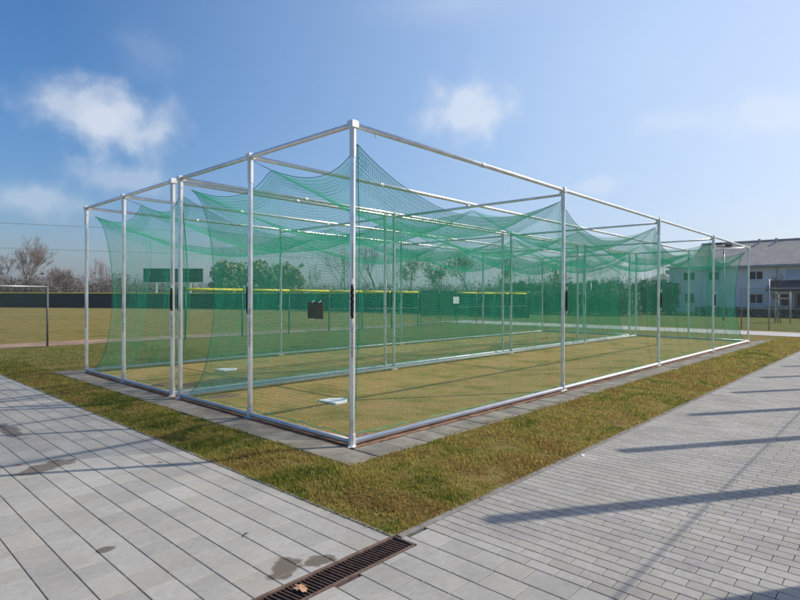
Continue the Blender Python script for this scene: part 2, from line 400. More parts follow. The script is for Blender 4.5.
# ------------------------------------------------------------------ grass blades
def blades(name, n_try, area, hmin, hmax, dens, w=.0035):
    x0, x1, y0, y1 = area
    P = np.stack([rng.uniform(x0, x1, n_try), rng.uniform(y0, y1, n_try)], 1)
    dist = np.hypot(P[:,0]-CAM[0], P[:,1]-CAM[1])
    keep = rng.uniform(0, 1, n_try) < np.clip(dens/dist**1.0, 0, 1)
    P = P[keep]; dist = dist[keep]
    tuft = np.array([noise.noise((p[0]*2.2, p[1]*2.2, 5))+.6*noise.noise((p[0]*7, p[1]*7, 9)) for p in P])
    ok = tuft > -.62; P = P[ok]; dist = dist[ok]; tuft = tuft[ok]; k = len(P)
    z = np.array([lawn_z(p[0], p[1]) for p in P])
    h = rng.uniform(hmin, hmax, k)*(1+.55*np.clip(tuft, -.6, 1)); a = rng.uniform(0, 2*math.pi, k); lean = rng.uniform(.1, 1.1, k)*h
    wd = w*(1+dist*.06)*rng.uniform(.7, 1.3, k); d = a+math.pi/2+rng.normal(0, .5, k)
    cx, cy = np.cos(a)*wd, np.sin(a)*wd; lx, ly = np.cos(d)*lean, np.sin(d)*lean
    base = np.stack([P[:,0], P[:,1], z-.004], 1)
    V = np.stack([base-np.stack([cx,cy,0*z],1), base+np.stack([cx,cy,0*z],1),
                  base+np.stack([lx*.4+cx*.7, ly*.4+cy*.7, h*.6],1), base+np.stack([lx*.4-cx*.7, ly*.4-cy*.7, h*.6],1),
                  base+np.stack([lx+cx*.15, ly+cy*.15, h],1), base+np.stack([lx-cx*.15, ly-cy*.15, h],1)], 1).reshape(-1, 3)
    Fc = (np.array([(0,1,2,3),(3,2,4,5)])[None]+(np.arange(k)*6)[:, None, None]).reshape(-1, 4)
    return kindobj(name, V, Fc, M['blade'], 'stuff')
blades('grass', 70000, (-1.245,-.46,-1.82,12.5), .012, .042, 5.5)
blades('grass', 150000, (-.46,24.5,-1.835,-.455), .012, .042, 5.0)
blades('grass', 90000, (.12,12,.10,8.6), .008, .022, 3.0)
blades('grass', 26000, (-1.2,4.0,9.1,16.2), .014, .034, 9)

# ------------------------------------------------------------------ batting cages
YW, YM, XL, HB = 4.13, 2.065, 20.0, 3.5
OFF = 4.41
ZG = -.05
def octa(mb, x, y, z0, z1, r): mb.tube([(x,y,z0),(x,y,z1)], r/math.cos(math.pi/8), 8, True, math.pi/8)
def text_mesh(txt, size, m, name, parent, depth=.0008):
    cu = bpy.data.curves.new('t', 'FONT'); cu.body = txt; cu.size = size; cu.align_x = 'CENTER'; cu.extrude = depth
    o = bpy.data.objects.new('t', cu); C.objects.link(o)
    me = bpy.data.meshes.new_from_object(o.evaluated_get(bpy.context.evaluated_depsgraph_get()))
    bpy.data.objects.remove(o); me.name = name; me.materials.clear(); me.materials.append(m)
    return link(bpy.data.objects.new(name, me), parent)
def make_cage():
    root = thing('batting_cage', 'aluminium batting cage frame nearest the brick path, with blue lettered corner post', 'batting cage', (0,0,0), 0, 'aluminium batting cage frames')
    posts = [(0,0),(0,YM),(0,YW)]+[(x,y) for x in (5,10,15) for y in (0,YW)]+[(XL,0),(XL,YM),(XL,YW)]
    for (x, y) in posts:
        b = MB(); octa(b, x, y, ZG+.02, HB-.03, .031); p = b.build('post', M['alu'], root)
        # joint sleeve at the top
        b = MB()
        octa(b, x, y, HB-.36, HB-.03, .036)
        b.box((x, y, HB), (.092,.092,.092), 0, .012)
        b.build('corner_joint', M['alu_white'], p)
        # base: sleeve, plate, bolts
        b = MB(); octa(b, x, y, ZG+.012, ZG+.14, .039)
        b.box((x, y, ZG+.010), (.20,.085,.012), R(45) if (x in (0, XL) and y in (0, YW)) else (math.pi/2 if x == 0 or x == XL else 0), .003)
        for s in (-1, 1):
            an = R(45) if (x in (0, XL) and y in (0, YW)) else (math.pi/2 if x == 0 or x == XL else 0)
            b.tube([(x+s*.08*math.cos(an), y+s*.08*math.sin(an), ZG+.016), (x+s*.08*math.cos(an), y+s*.08*math.sin(an), ZG+.03)], .010, 6)
        b.build('foot', M['alu_white'], p)
        # cleat with the cord wound on it
        if (x, y) not in ((XL, 0), (XL, YM), (XL, YW)):
            dx, dy = ((0, 1) if x == 0 else (1, 0))
            if (x, y) == (0, 0): dx, dy = -.55, -.55
            if y == 0 and x > 0: dx, dy = .75, -.66
            if y == YW and x > 0: dx, dy = -1, 0
            b = MB(); cx, cy = x+dx*.068, y+dy*.068
            zs = [1.36+.02*i for i in range(20)]
            b.tube([(cx+.003*math.sin(i*2.1), cy+.003*math.cos(i*1.7), z) for i, z in enumerate(zs)], [.010+.010*math.sin(math.pi*min(1, (i+.6)/20*1.0)) ** .4 if 0 < i < 19 else .008 for i in range(20)], 8)
            c = b.build('cord_bundle', M['black'], p, True)
            b = MB(); b.tube([(cx, cy, 1.74), (cx, cy, 1.80)], .009, 6); b.build('cleat', M['alu_white'], p)
            b = MB(); b.tube([(cx, cy, 1.31), (cx, cy, 1.365)], .009, 6); b.build('cleat', M['alu_white'], p)
            b = MB(); tx, ty = x+dx*.036, y+dy*.036
            b.tube([(cx, cy, 1.8), (tx, ty, 2.2), (tx, ty, HB-.08)], .003, 4); b.build('halyard', M['darkcord'], p)
        if (x, y) in ((0, 0), (0, YM), (0, YW)):
            nrm = Vector((-1,-1,0)).normalized(); right = Vector((1,-1,0)).normalized()*1.0
            word = 'JUGSSPORT'; zc = 1.325 if (x, y) == (0, 0) else 1.30
            grp = {}
            for i, ch in enumerate(word):
                t = text_mesh(ch, .050, M['ink_blue'] if i < 4 else M['ink_black'], 'letter', p)
                pos = Vector((x, y, zc-.0455*i-(.012 if i > 0 else 0)))+nrm*.0322
                t.matrix_world = Matrix(((right.x, 0, nrm.x, pos.x), (right.y, 0, nrm.y, pos.y), (0, 1, 0, pos.z-.018), (0,0,0,1)))
            b = MB()                                   # maker's pale label above the lettering
            pos = Vector((x, y, zc+.10))+nrm*.0318
            b.box(tuple(pos), (.028,.0012,.09), math.atan2(right.y, right.x)); b.build('decal', M['galv'], p)
    for y in (0, YM, YW):
        segs = [(x, y, HB) for x in (.046, 5, 10, 15, XL-.046)]
        b = MB(); b.tube(segs, .031, 14); bm = b.build('long_beam', M['alu'], root, True)
        for x in (2.5, 7.5, 12.5, 17.5):
            b = MB(); b.tube([(x-.05, y, HB), (x+.05, y, HB)], .034, 12); b.build('sleeve', M['alu_white'], bm, True)
        b = MB(); b.tube([(.35, y, HB-.028), (.35, y, HB-.07)], .006, 5); b.build('eye_bolt', M['alu_white'], bm, True)
    for x in (0, 5, 10, 15, XL):
        b = MB(); e = .046
        if x in (0, XL): b.tube([(x, e, HB), (x, YM, HB), (x, YW-e, HB)], .031, 14)
        else: b.tube([(x, .03, HB-.075), (x, YW-.03, HB-.075)], .026, 12)
        cb = b.build('cross_beam', M['alu'], root, True)
        if x in (5, 10, 15):
            for y in (.035, YM, YW-.035):
                b = MB(); b.box((x, y, HB-.045), (.06,.05,.10), 0, .006); b.build('bracket', M['alu_white'], cb)
    for y in (0, YW):
        b = MB(); b.tube([(.04, y, .0), (XL-.04, y, .0)], .032, 14); b.build('ground_rail', M['alu_rail'], root, True)
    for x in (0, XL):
        b = MB(); b.tube([(x, .04, .0), (x, YW-.04, .0)], .032, 14); b.build('ground_rail', M['alu_shaded'], root, True)
    return root
cage_a = make_cage()
cage_b = copy_tree(cage_a); cage_b.location = (0, OFF, 0); cage_b['label'] = 'aluminium batting cage frame on the left, farther from the brick path'

# ------------------------------------------------------------------ nets
CELL = .042
ZT = 3.33
def cat(t): return 4*t*(1-t)
def endpull(y):                                    # inward pull of the end walls' top edge
    t = y/YW*2; fr = t-math.floor(min(t, 1.9999)); return fr
def roof_pt(x_n, y_n):
    """x_n in 0..1 along the cage, y_n in 0..1 across"""
    y_lo, y_hi = .08, YW-.08
    # ends pulled inwards: .12 at the corners, .32 at the middle tie, more between
    t = y_n*2; fr = t-math.floor(min(t, 1.9999)); mid = 1-abs(y_n-.5)*2
    x_lo = .14+.18*mid+.16*cat(fr); x_hi = XL-x_lo
    x = x_lo+(x_hi-x_lo)*x_n
    bx = x_n*4; fx = bx-math.floor(min(bx, 3.9999)); k = int(min(bx, 3.9999))
    sx = cat(fx)*(1, .94, 1.04, .97)[k]
    pull = .26*sx
    y = y_lo+pull+(y_hi-y_lo-2*pull)*y_n
    sy = cat(fr)
    ex = min(1, x_n/.03, (1-x_n)/.03)
    z = ZT+.05*mid-.52*sx*(1-.22*mid)-.20*sy-.12*sx*sy
    z += .035*noise.noise((x*1.3, y*1.3, 2.0))*min(1, sx+sy)
    return x, y, z
def wall_pt(top, foot, s, bulge, nrm, seed):
    """s 0 at the foot, 1 at the top seam"""
    b = bulge*max(cat(s), 0)**.6+.05*math.sin(s*9+seed)*noise.noise((top[0]*.9, top[1]*.9, seed))*cat(s)
    wav = (.06*noise.noise((top[0]*2.2+top[1]*2.2, s*2.0, seed))+.03*noise.noise((top[0]*6+top[1]*6, s*5.0, seed+2)))*cat(s)
    x = foot[0]+(top[0]-foot[0])*s ** 1.25+nrm[0]*(b+wav); y = foot[1]+(top[1]-foot[1])*s ** 1.25+nrm[1]*(b+wav)
    z = foot[2]+(top[2]-foot[2])*s+(.05*noise.noise((top[0]*1.4, top[1]*1.4+s*2, seed+4))+.022*noise.noise((top[0]*4.5, top[1]*4.5+s*5, seed+9)))*cat(s)
    return x, y, z
def strands(P, rad):
    """P: (nu,nv,3) node grid -> three-sided cords along both directions"""
    nu, nv = P.shape[:2]
    du = np.gradient(P, axis=0); dv = np.gradient(P, axis=1)
    N = np.cross(du, dv); N /= np.linalg.norm(N, axis=2, keepdims=True)+1e-9
    Vs, Fs, base = [], [], 0
    for T, ax in ((du, 0), (dv, 1)):
        B = np.cross(T, N); B /= np.linalg.norm(B, axis=2, keepdims=True)+1e-9
        V = np.stack([P+rad*N, P+rad*(-.5*N+.866*B), P+rad*(-.5*N-.866*B)], 2)      # nu,nv,3,3
        idx = (np.arange(nu*nv).reshape(nu, nv)*3)
        a = idx[:-1] if ax == 0 else idx[:, :-1]; b = idx[1:] if ax == 0 else idx[:, 1:]
        a = a.ravel(); b = b.ravel()
        for i in range(3):
            j = (i+1) % 3; Fs.append(base+np.stack([a+i, a+j, b+j, b+i], 1))
        Vs.append(V.reshape(-1, 3)); base += nu*nv*3
    return np.concatenate(Vs), np.concatenate(Fs)
def make_net():
    nx, ny, nz = int(XL/CELL), int(YW/CELL), int(3.35/CELL)
    top = np.array([[roof_pt(i/nx, j/ny) for j in range(ny+1)] for i in range(nx+1)])
    grids = [top]
    # long walls
    for side, yf, nr, seed in ((0, .07, (0, 1), 1.5), (ny, YW-.07, (0, -1), 8.5)):
        T = top[:, side]; G = []
        for i in range(nx+1):
            u = i/nx; t = T[i]; pin = min(1, u/.02, (1-u)/.02)
            foot = (.12+(XL-.24)*u, yf+nr[1]*.05*abs(noise.noise((u*30, seed, 0))), .03+.02*noise.noise((u*60, seed, 3)))
            e0, e1 = math.exp(-u*14), math.exp(-(1-u)*14)     # corner edges pulled inwards
            G.append([tuple(np.array(wall_pt(t, foot, s, .10, nr, seed))+max(cat(s), 0)**.6*np.array([.28*(e0-e1), nr[1]*.16*(e0+e1), 0])) for s in np.linspace(0, 1, nz+1)])
        grids.append(np.array(G))
    for side, nr, seed in ((0, (1, 0), 4.0), (nx, (-1, 0), 6.0)):
        T = top[side]; G = []
        for j in range(ny+1):
            u = j/ny; t = T[j]; xf = .12 if side == 0 else XL-.12
            foot = (xf+nr[0]*.04*abs(noise.noise((u*12, seed, 0))), .07+(YW-.14)*u, .03+.02*noise.noise((u*14, seed, 3)))
            cor = .26*(math.exp(-u*7)-math.exp(-(1-u)*7))
            G.append([tuple(np.array(wall_pt(t, foot, s, .28, nr, seed))+np.array([0, cor*max(cat(s), 0)**.6, 0])) for s in np.linspace(0, 1, nz+1)])
        grids.append(np.array(G))
    # surplus net folded over the edge ropes
    for j0, dj in ((0, 1), (ny, -1)):
        G = np.stack([top[:, j0+dj*q]+np.array([0, 0, -.012*q]) for q in range(9)], 1)
        for i in range(nx+1): G[i, :, 2] -= np.arange(9)*(.012+.014*noise.noise((i*.02, j0, 4))); G[i, :, 1] += dj*np.arange(9)*.006*noise.noise((i*.05, j0, 9))
        grids.append(G)
    for i0, di in ((0, 1), (nx, -1)):
        G = np.stack([top[i0+di*q, :]+np.array([0, 0, -.022*q]) for q in range(6)], 1); grids.append(G)
    Vs, Fs, b = [], [], 0
    for gr in grids:
        V, Fc = strands(gr, .00148); Vs.append(V); Fs.append(Fc+b); b += len(V)
    net = obj('batting_net', np.concatenate(Vs), np.concatenate(Fs), M['net'])
    tag(net, 'green net sagging inside the frame nearest the brick path', 'net', 'green batting nets')
    # seam ropes
    rope = MB()
    for line in (top[:, 0], top[:, -1], top[0], top[-1], grids[1][0], grids[1][-1], grids[2][0], grids[2][-1], top[::1, ny//2]):
        rope.tube([tuple(p) for p in line[::3]]+[tuple(line[-1])], .0048, 5, False)
    rope.build('border_rope', M['net_rope'], net)
    slack = MB()                                   # gathered net lying along the ground rail
    for (p0, p1, k) in (((.12,.12),(1.1,.09),22), ((1.2,.08),(9,.08),60), ((.1,.2),(.1,YW-.2),30), ((9,.08),(19.8,.08),60)):
        slack.tube([(p0[0]+(p1[0]-p0[0])*i/k+.02*noise.noise((i*.9, 1, p0[0])), p0[1]+(p1[1]-p0[1])*i/k+.02*noise.noise((i*.8, 5, p0[1])), .028+.035*noise.noise((i*.83, 9, p0[0]))+(.05*abs(noise.noise((i*1.3, 3, 8))) if k == 22 else 0)) for i in range(k+1)], .0055, 5, False)
    slack.build('foot_rope', M['net'], net)
    # ties to the frame
    for k in range(5):
        for jy, yb in ((0, 0), (ny//2, YM), (ny, YW)):
            p = top[round(k*nx/4), jy]; xb = k*5.0
            if yb == YM: q = (xb+(.03 if k == 0 else -.03 if k == 4 else 0), YM, HB-(.04 if k in (0, 4) else .10))
            else: q = (xb, yb+(.04 if yb == 0 else -.04), HB-.13)
            b = MB(); mid = ((p[0]+q[0])/2, (p[1]+q[1])/2, (p[2]+q[2])/2-.006)
            b.tube([tuple(p), mid], .005, 5); b.tube([mid, q], .0035, 5)
            b.build('tie_cord', M['darkcord'] if (k+jy) % 2 else M['cord'], net)
    return net
net_a = make_net()
net_b = copy_tree(net_a); net_b.location = (0, OFF, 0); net_b['label'] = 'green net sagging inside the left frame, seen through its open front corner'

# home plates inside the cages, lumps of clay
def home_plate(x, y, rz, label):
    a = .215; poly = [(-a,-a),(a,-a),(a,.02),(0,.225),(-a,.02)]
    inner = [(px*.86, py*.86) for px, py in poly]
    b = MB(); nn = 5
    b.add([(px, py, 0) for px, py in poly]+[(px, py, .022) for px, py in poly]+[(px*.93, py*.93, .03) for px, py in poly],
          [(0,4,3,2,1), (10,11,12,13,14)]+[(i, (i+1) % 5, 5+(i+1) % 5, 5+i) for i in range(5)]+[(5+i, 5+(i+1) % 5, 10+(i+1) % 5, 10+i) for i in range(5)])
    o = b.build('home_plate', M['plate']); o.location = (x, y, -.058); o.rotation_euler = (0, 0, rz)
    tag(o, label, 'home plate', 'home plates inside the cages')
home_plate(1.62, 2.15, R(-90), 'white home plate on dry turf behind the front corner post')
home_plate(2.35, 6.75, R(-90), 'white home plate on green turf inside the left cage')
patch('clay_mound', .42, 5.75, .22, .17, -.035, M['clay'])

# ------------------------------------------------------------------ drain, leaf, scrap
t = thing('drain_grate', 'rusty slotted drain grate set between the slabs beside the lawn corner', 'drain grate', (0,0,0))
b = MB(); yc = (GY0+GY1)/2
for y in (GY0+.012, GY1-.012): b.box((-4.73, y, -.15), (7.0, .022, .068), 0, .003)
b.box((-1.228, yc, -.15), (.016, .18, .068), 0, .003); b.build('frame', M['rustframe'], t)
b = MB(); b.box((-4.73, yc, -.30), (6.96, .17, .01)); b.build('channel', M['dark'], t)
xg = -1.25
while xg > -6.5:
    b = MB(); x1 = xg-.5+.006
    for i in range(17): b.box((xg-.018-i*.0292, yc, -.140+rng.normal(0, .0008)), (.0145, .176, .032), R(8), .002)
    for y in (yc-.05, yc, yc+.05): b.box(((xg+x1)/2, y, -.148), (xg-x1, .012, .026), 0, .002)
    b.build('grating', M['rust'], t); xg -= .5
b = MB()                                              # fallen leaf, curled
pts = [(0,0),(.03,.008),(.035,.03),(.055,.022),(.05,.045),(.075,.05),(.05,.062),(.045,.085),(.03,.07),(.01,.085),(.008,.06),(-.012,.055),(0,.04),(-.015,.02)]
cxl = sum(p[0] for p in pts)/len(pts); cyl = sum(p[1] for p in pts)/len(pts)
vs = [(cxl, cyl, .012)]+[(px, py, .004+.012*((i*7) % 5)/5) for i, (px, py) in enumerate(pts)]
vs2 = [(a, c, z-.0015) for a, c, z in vs]; k = len(vs)
b.add(vs+vs2, [(0, i, i % (k-1)+1) for i in range(1, k)]+[(k, k+i % (k-1)+1, k+i) for i in range(1, k)])
o = b.build('dry_leaf', M['leafdry']); o.location = (-2.12, -1.96, -.116); o.rotation_euler = (0, 0, .6); o.scale = (1.1,1.1,1)
tag(o, 'dry curled brown leaf lying on the rusty drain grate', 'leaf')
b = MB(); b.add([(0,0,.002),(.07,.01,.006),(.10,.03,.002),(.06,.04,.012),(.01,.03,.004)]+[(0,0,0),(.07,.01,.003),(.10,.03,0),(.06,.04,.009),(.01,.03,.002)], [(0,1,2,3,4),(9,8,7,6,5)]+[(5+i, 5+(i+1) % 5, (i+1) % 5, i) for i in range(5)])
o = b.build('paper_scrap', M['redscrap']); o.scale = (.7,.7,.7); o.location = (-2.68, 2.12, -.118); o.rotation_euler = (0,0,-.7)
tag(o, 'small faded red paper scrap on the slabs above the brown stain', 'litter')
b = MB(); b.add([(0,0,.004),(.05,.005,.010),(.06,.035,.006),(.02,.045,.014)]+[(0,0,.001),(.05,.005,.007),(.06,.035,.003),(.02,.045,.011)], [(0,1,2,3),(7,6,5,4)]+[(4+i, 4+(i+1) % 4, (i+1) % 4, i) for i in range(4)])
o = b.build('paper_scrap', M['white']); o.location = (1.62, -1.93, -.12); tag(o, 'small white paper scrap at the edge of the brick path', 'litter')
for (x, y, rz, lab) in ((-1.95, -1.02, .4, 'dark little twig on the slabs above the wet blotch by the drain'), (-1.62, 1.15, 2.1, 'dark little twig on the pale slabs between stain and lawn')):
    b = MB(); b.tube([(-.03,0,0),(0,.006,.006),(.035,-.004,.003)], [.003,.004,.002], 5); b.tube([(0,.006,.006),(.012,.022,.008)], [.003,.0015], 5)
    o = b.build('twig', M['dark']); o.location = (x, y, -.114); o.rotation_euler = (0,0,rz); tag(o, lab, 'twig', 'twigs on the paving')

# ------------------------------------------------------------------ fences
def chain_mesh(p0, p1, z0, z1, cell, r, name, m, parent):
    L = math.hypot(p1[0]-p0[0], p1[1]-p0[1]); ux, uy = (p1[0]-p0[0])/L, (p1[1]-p0[1])/L
    H = z1-z0; Vs, Fs, k = [], [], 0
    nrm = np.array([-uy, ux, 0])
    starts = np.arange(-H, L, cell)
    segs = []
    for s in starts:
        for sg in (1, -1):
            a0, a1 = s, s+H; za, zb = (z0, z1) if sg == 1 else (z1, z0)
            if a0 < 0: za += (zb-za)*(-a0/H); a0 = 0
            if a1 > L: zb = za+(zb-za)*((L-a0)/(a1-a0)) if a1 > a0 else zb; a1 = L
            if a1-a0 > .01: segs.append(((p0[0]+ux*a0, p0[1]+uy*a0, za), (p0[0]+ux*a1, p0[1]+uy*a1, zb)))
    A = np.array([s[0] for s in segs]); B = np.array([s[1] for s in segs]); T = B-A; T /= np.linalg.norm(T, axis=1, keepdims=True)
    N = np.repeat(nrm[None], len(A), 0); Bn = np.cross(T, N)
    offs = [r*N, r*(-.5*N+.866*Bn), r*(-.5*N-.866*Bn)]
    V = np.stack([A+o for o in offs]+[B+o for o in offs], 1).reshape(-1, 3)
    Fc = (np.array([(0,1,4,3),(1,2,5,4),(2,0,3,5)])[None]+(np.arange(len(A))*6)[:, None, None]).reshape(-1, 4)
    return obj(name, V, Fc, m, parent)
YF = 16.3
def link_fence(label, xs, post_m, rail, cap, mesh_from=None, h=1.93):
    t = thing('chain_link_fence', label, 'fence', (xs[0], YF, 0), 0, 'chain link fences along the ball field')
    T = lambda p: (p[0]-xs[0], p[1]-YF, p[2])
    for x in xs:
        b = MB(); b.tube([T((x, YF, -.07)), T((x, YF, h+.02))], .03, 10); p = b.build('post', post_m, t, True)
        b = MB(); b.tube([T((x, YF, h+.02)), T((x, YF, h+.045)), T((x, YF, h+.06))], [.034,.034,.012], 10); b.build('post_cap', post_m, p, True)
    for a, c in zip(xs[:-1], xs[1:]):
        if rail(a): b = MB(); b.tube([T((a, YF, h-.02)), T((c, YF, h-.02))], .021, 8); b.build('top_rail', M['galv'], t, True)
        if cap(a): b = MB(); b.tube([T((a+.012, YF, h-.04)), T((c-.012, YF, h-.04))], .052, 10); b.build('yellow_cap', M['yellow'], t, True)
        b = MB(); b.tube([T((a, YF, 0)), T((c, YF, 0))], .004, 4); b.tube([T((a, YF, 1.0)), T((c, YF, 1.0))], .003, 4); b.build('tension_wire', M['galv'], t)
    chain_mesh((0, 0), (xs[-1]-xs[0], 0), 0.0, h-.03, .075, .0015, 'wire_mesh', M['greenpost'], t)
    return t
link_fence('low chain link fence with bare steel top rail at far left of the field', [-15.6,-13.2,-10.8,-8.4,-6.0,-3.6,-1.2,1.26], M['darksteel'], lambda a: True, lambda a: False)
link_fence('chain link fence with yellow padded top seen behind the left cage', [3.66,5.95,8.45,10.85,13.2,15.4,17.6,19.8], M['greenpost'], lambda a: a > 5, lambda a: a > 5)
link_fence('chain link fence with yellow padded top seen behind the far end of the cages', [23.5,25.6,27.7,29.8,31.9], M['greenpost'], lambda a: True, lambda a: True)
# gate leaves between
t = thing('field_gate', 'dark gate between the two yellow topped fences', 'gate', (19.95, YF, 0))
for x0, x1 in ((.1, 1.7), (1.9, 3.4)):
    b = MB(); b.tube([(x0,0,.1),(x0,0,2.15),(x1,0,2.15),(x1,0,.1),(x0,0,.1)], .024, 8); lf = b.build('gate_leaf', M['greenpost'], t)
    chain_mesh((x0, 0), (x1, 0), .1, 2.13, .07, .0022, 'wire_mesh', M['greenpost'], lf)
    b = MB(); b.box(((x0+x1)/2, .03, 1.25), (x1-x0-.1, .012, 1.5)); b.build('screen_cloth', M['screen'], lf)
# boards on the fence
t = thing('target_plate', 'small dark olive plate tied to the front net of the near cage', 'plate', (.30, 1.03, 1.43), R(-2))
b = MB(); b.box((0,0,0), (.012,.32,.215), 0, .004); b.build('plate', M['olive'], t)
for sy in (-.09, .06):
    for sz in (-.108, .108):
        b = MB(); b.tube([(-.012,sy,sz-.012),(.02,sy,sz+.012)], .006, 6); b.build('tie', M['white'], t)
o = MB(); o.box((0,0,0), (.60,.02,.42), 0, .01); o = o.build('gate_sign', M['white']); o.location = (23.3, YF-.07, 1.42)
tag(o, 'small white sign on the fence beside the gate', 'sign')

# dark windscreened outfield fence
pts = [(-40,150),(-25,132),(-8,114),(5,101),(14.4,90.4),(19.8,82.6),(24.3,76.6),(31.5,65.1),(35.0,54),(36.8,44.2),(37.6,36),(37.5,28.9),(36.6,22.5),(35.3,18.0)]
t = thing('outfield_fence', 'long dark green windscreen fence with thin yellow top line across the outfield', 'fence', (pts[0][0], pts[0][1], 0))
T = lambda x, y, z: (x-pts[0][0], y-pts[0][1], z)
v = []; f = []; i = 0
dense = []
for (a, c) in zip(pts[:-1], pts[1:]):
    m_ = max(2, int(math.hypot(c[0]-a[0], c[1]-a[1])/1.0))
    for q in range(m_): dense.append((a[0]+(c[0]-a[0])*q/m_, a[1]+(c[1]-a[1])*q/m_))
dense.append(pts[-1])
for k, (x, y) in enumerate(dense):
    w = .04*noise.noise((k*.6, 0, 0))
    v += [T(x+w, y, -.03), T(x-w*.5, y, 1.0), T(x+w, y, 1.98), T(x+w+.02, y+.02, 1.98), T(x-w*.5+.02, y+.02, 1.0), T(x+w+.02, y+.02, -.03)]
    if k:
        b0, b1 = 6*(k-1), 6*k
        for q in range(5): f.append((b0+q, b1+q, b1+q+1, b0+q+1))
obj('windscreen', np.array(v), f, M['screen'], t)
b = MB(); b.tube([T(x, y, 2.03) for x, y in dense], .05, 8); b.build('yellow_cap', M['yellow'], t, True)
b = MB()
for (x, y) in dense[::3]: b.tube([T(x+.07, y+.05, -.06), T(x+.07, y+.05, 2.02)], .03, 6)
kind(b.build('fence_posts', M['greenpost'], t), 'stuff')

# fence along the crossing path (in front of the houses)
t = thing('path_fence', 'thin wire fence with top rail between the path and the house lawn', 'fence', (30, -22, 0))
ysf = [0,2.55,5.1,7.65,10.2,12.75,15.3,17.85,20.4,22.95,24.2]
for k, y in enumerate(ysf):
    b = MB(); b.tube([(0,y,-.06),(0,y,2.18 if k != 9 else 2.6)], .028, 8); b.build('post', M['wood'] if k == 10 else M['galv'], t, True)
b = MB(); b.tube([(0,0,2.12),(0,24.2,2.12)], .021, 8); b.build('top_rail', M['galv'], t, True)
b = MB(); b.tube([(0,0,1.06),(0,24.2,1.06)], .008, 5); b.tube([(0,0,.02),(0,24.2,.02)], .006, 5); b.build('tension_wire', M['galv'], t)
chain_mesh((0,0), (0,24.2), 0, 2.1, .09, .0014, 'wire_mesh', M['darkcord'], t)

# tall ball stop fence just outside the picture on the right: its shadows cross the path
SAZ, SEL = R(-33.0), R(42.5)
t = thing('ball_stop_fence', 'row of tall posts with cables along the far side of the brick path', 'fence', (0,0,0))
HF = 5.4; dxs, dys = HF/math.tan(SEL)*math.cos(SAZ), HF/math.tan(SEL)*math.sin(SAZ)
YB = -2.15+dys
for k in range(-1, 14):
    x = -.5+2.63*k+dxs
    b = MB(); b.tube([(x, YB, -.16), (x, YB, HF*.6), (x, YB, HF-.14)], [.095,.09,.085], 14); b.build('post', M['wood'], t, True)
b = MB(); zc = HF*(1-1.32/abs(dys)); b.tube([(dxs-4, YB+.11, zc), (dxs+38, YB+.11, zc)], .009, 8); b.build('rail', M['galv'], t, True)
b = MB()
for zc in (.4, .9, 1.5): b.tube([(dxs-4, YB+.11, zc), (dxs+38, YB+.11, zc)], .012, 6)
b.build('cable', M['galv'], t, True)

# ------------------------------------------------------------------ scoreboard
bx, by = 38.8, 88.9; rz = math.atan2(85.1-92.6, 42.27-35.28)
t = thing('scoreboard', 'wide dark green scoreboard on white legs beyond the outfield fence', 'scoreboard', (bx, by, 0), rz)
b = MB(); b.box((0,0,5.25), (10.2,.35,2.35), 0, .03); b.build('board', M['board'], t)
for i, (x, z, w, h) in enumerate([(-3.8,5.9,1.6,.35),(-3.8,5.3,1.6,.3),(-3.8,4.75,1.6,.3),(-.6,5.5,2.6,.8),(2.6,5.9,2.4,.35),(2.6,5.2,2.4,.5),(4.5,5.5,.6,1.2),(-1.6,4.5,1.4,.3),(.6,4.5,1.4,.3)]):
    b = MB(); b.box((x,-.19,z), (w,.03,h)); b.build('panel', M['panel'], t)
for x in (-3.0, -.1, 2.85):
    b = MB(); b.box((x, .1, 1.9), (.32,.2,4.0)); b.build('leg', M['white'], t)
b = MB(); b.box((0,-.02,4.0), (6.2,.12,.12)); b.build('cross_bar', M['white'], t)

# ------------------------------------------------------------------ houses
def facade(root, x, y0, y1, z1, m, openings, depth=.14, thick=.3):
    """front wall facing -x with real openings; local coords"""
    yc = sorted({y0, y1}|{o[0] for o in openings}|{o[1] for o in openings}); zc = sorted({0-.1, z1}|{o[2] for o in openings}|{o[3] for o in openings})
    b = MB()
    for a, c in zip(yc[:-1], yc[1:]):
        for p, q in zip(zc[:-1], zc[1:]):
            if any(o[0] <= a and c <= o[1] and o[2] <= p and q <= o[3] for o in openings): continue
            b.add([(x, a, p), (x, c, p), (x, c, q), (x, a, q)], [(0,3,2,1)])
    for o in openings:
        b.add([(x,o[0],o[2]),(x,o[1],o[2]),(x,o[1],o[3]),(x,o[0],o[3]),(x+depth,o[0],o[2]),(x+depth,o[1],o[2]),(x+depth,o[1],o[3]),(x+depth,o[0],o[3])], [(0,1,5,4),(1,2,6,5),(2,3,7,6),(3,0,4,7)])
    w = b.build('wall', m, root)
    return w
def window(root, x, o, panes=2, m='glass'):
    b = MB(); y0, y1, z0, z1 = o; t = .07
    ys = np.linspace(y0, y1, panes+1)
    b.box((x+.10, (y0+y1)/2, z0+t/2), (.06, y1-y0, t)); b.box((x+.10, (y0+y1)/2, z1-t/2), (.06, y1-y0, t))
    for y in ys: b.box((x+.102, min(max(y, y0+t/2), y1-t/2), (z0+z1)/2), (.064, t, z1-z0-2*t))
    fr = b.build('window', M['frame'], root)
    b = MB(); b.box((x+.11, (y0+y1)/2, (z0+z1)/2), (.02, y1-y0-.02, z1-z0-.02)); b.build('pane', M[m], fr)
    b = MB(); b.box((x-.04, (y0+y1)/2, z0-.03), (.12, y1-y0+.12, .05)); b.build('sill', M['frame'], fr)
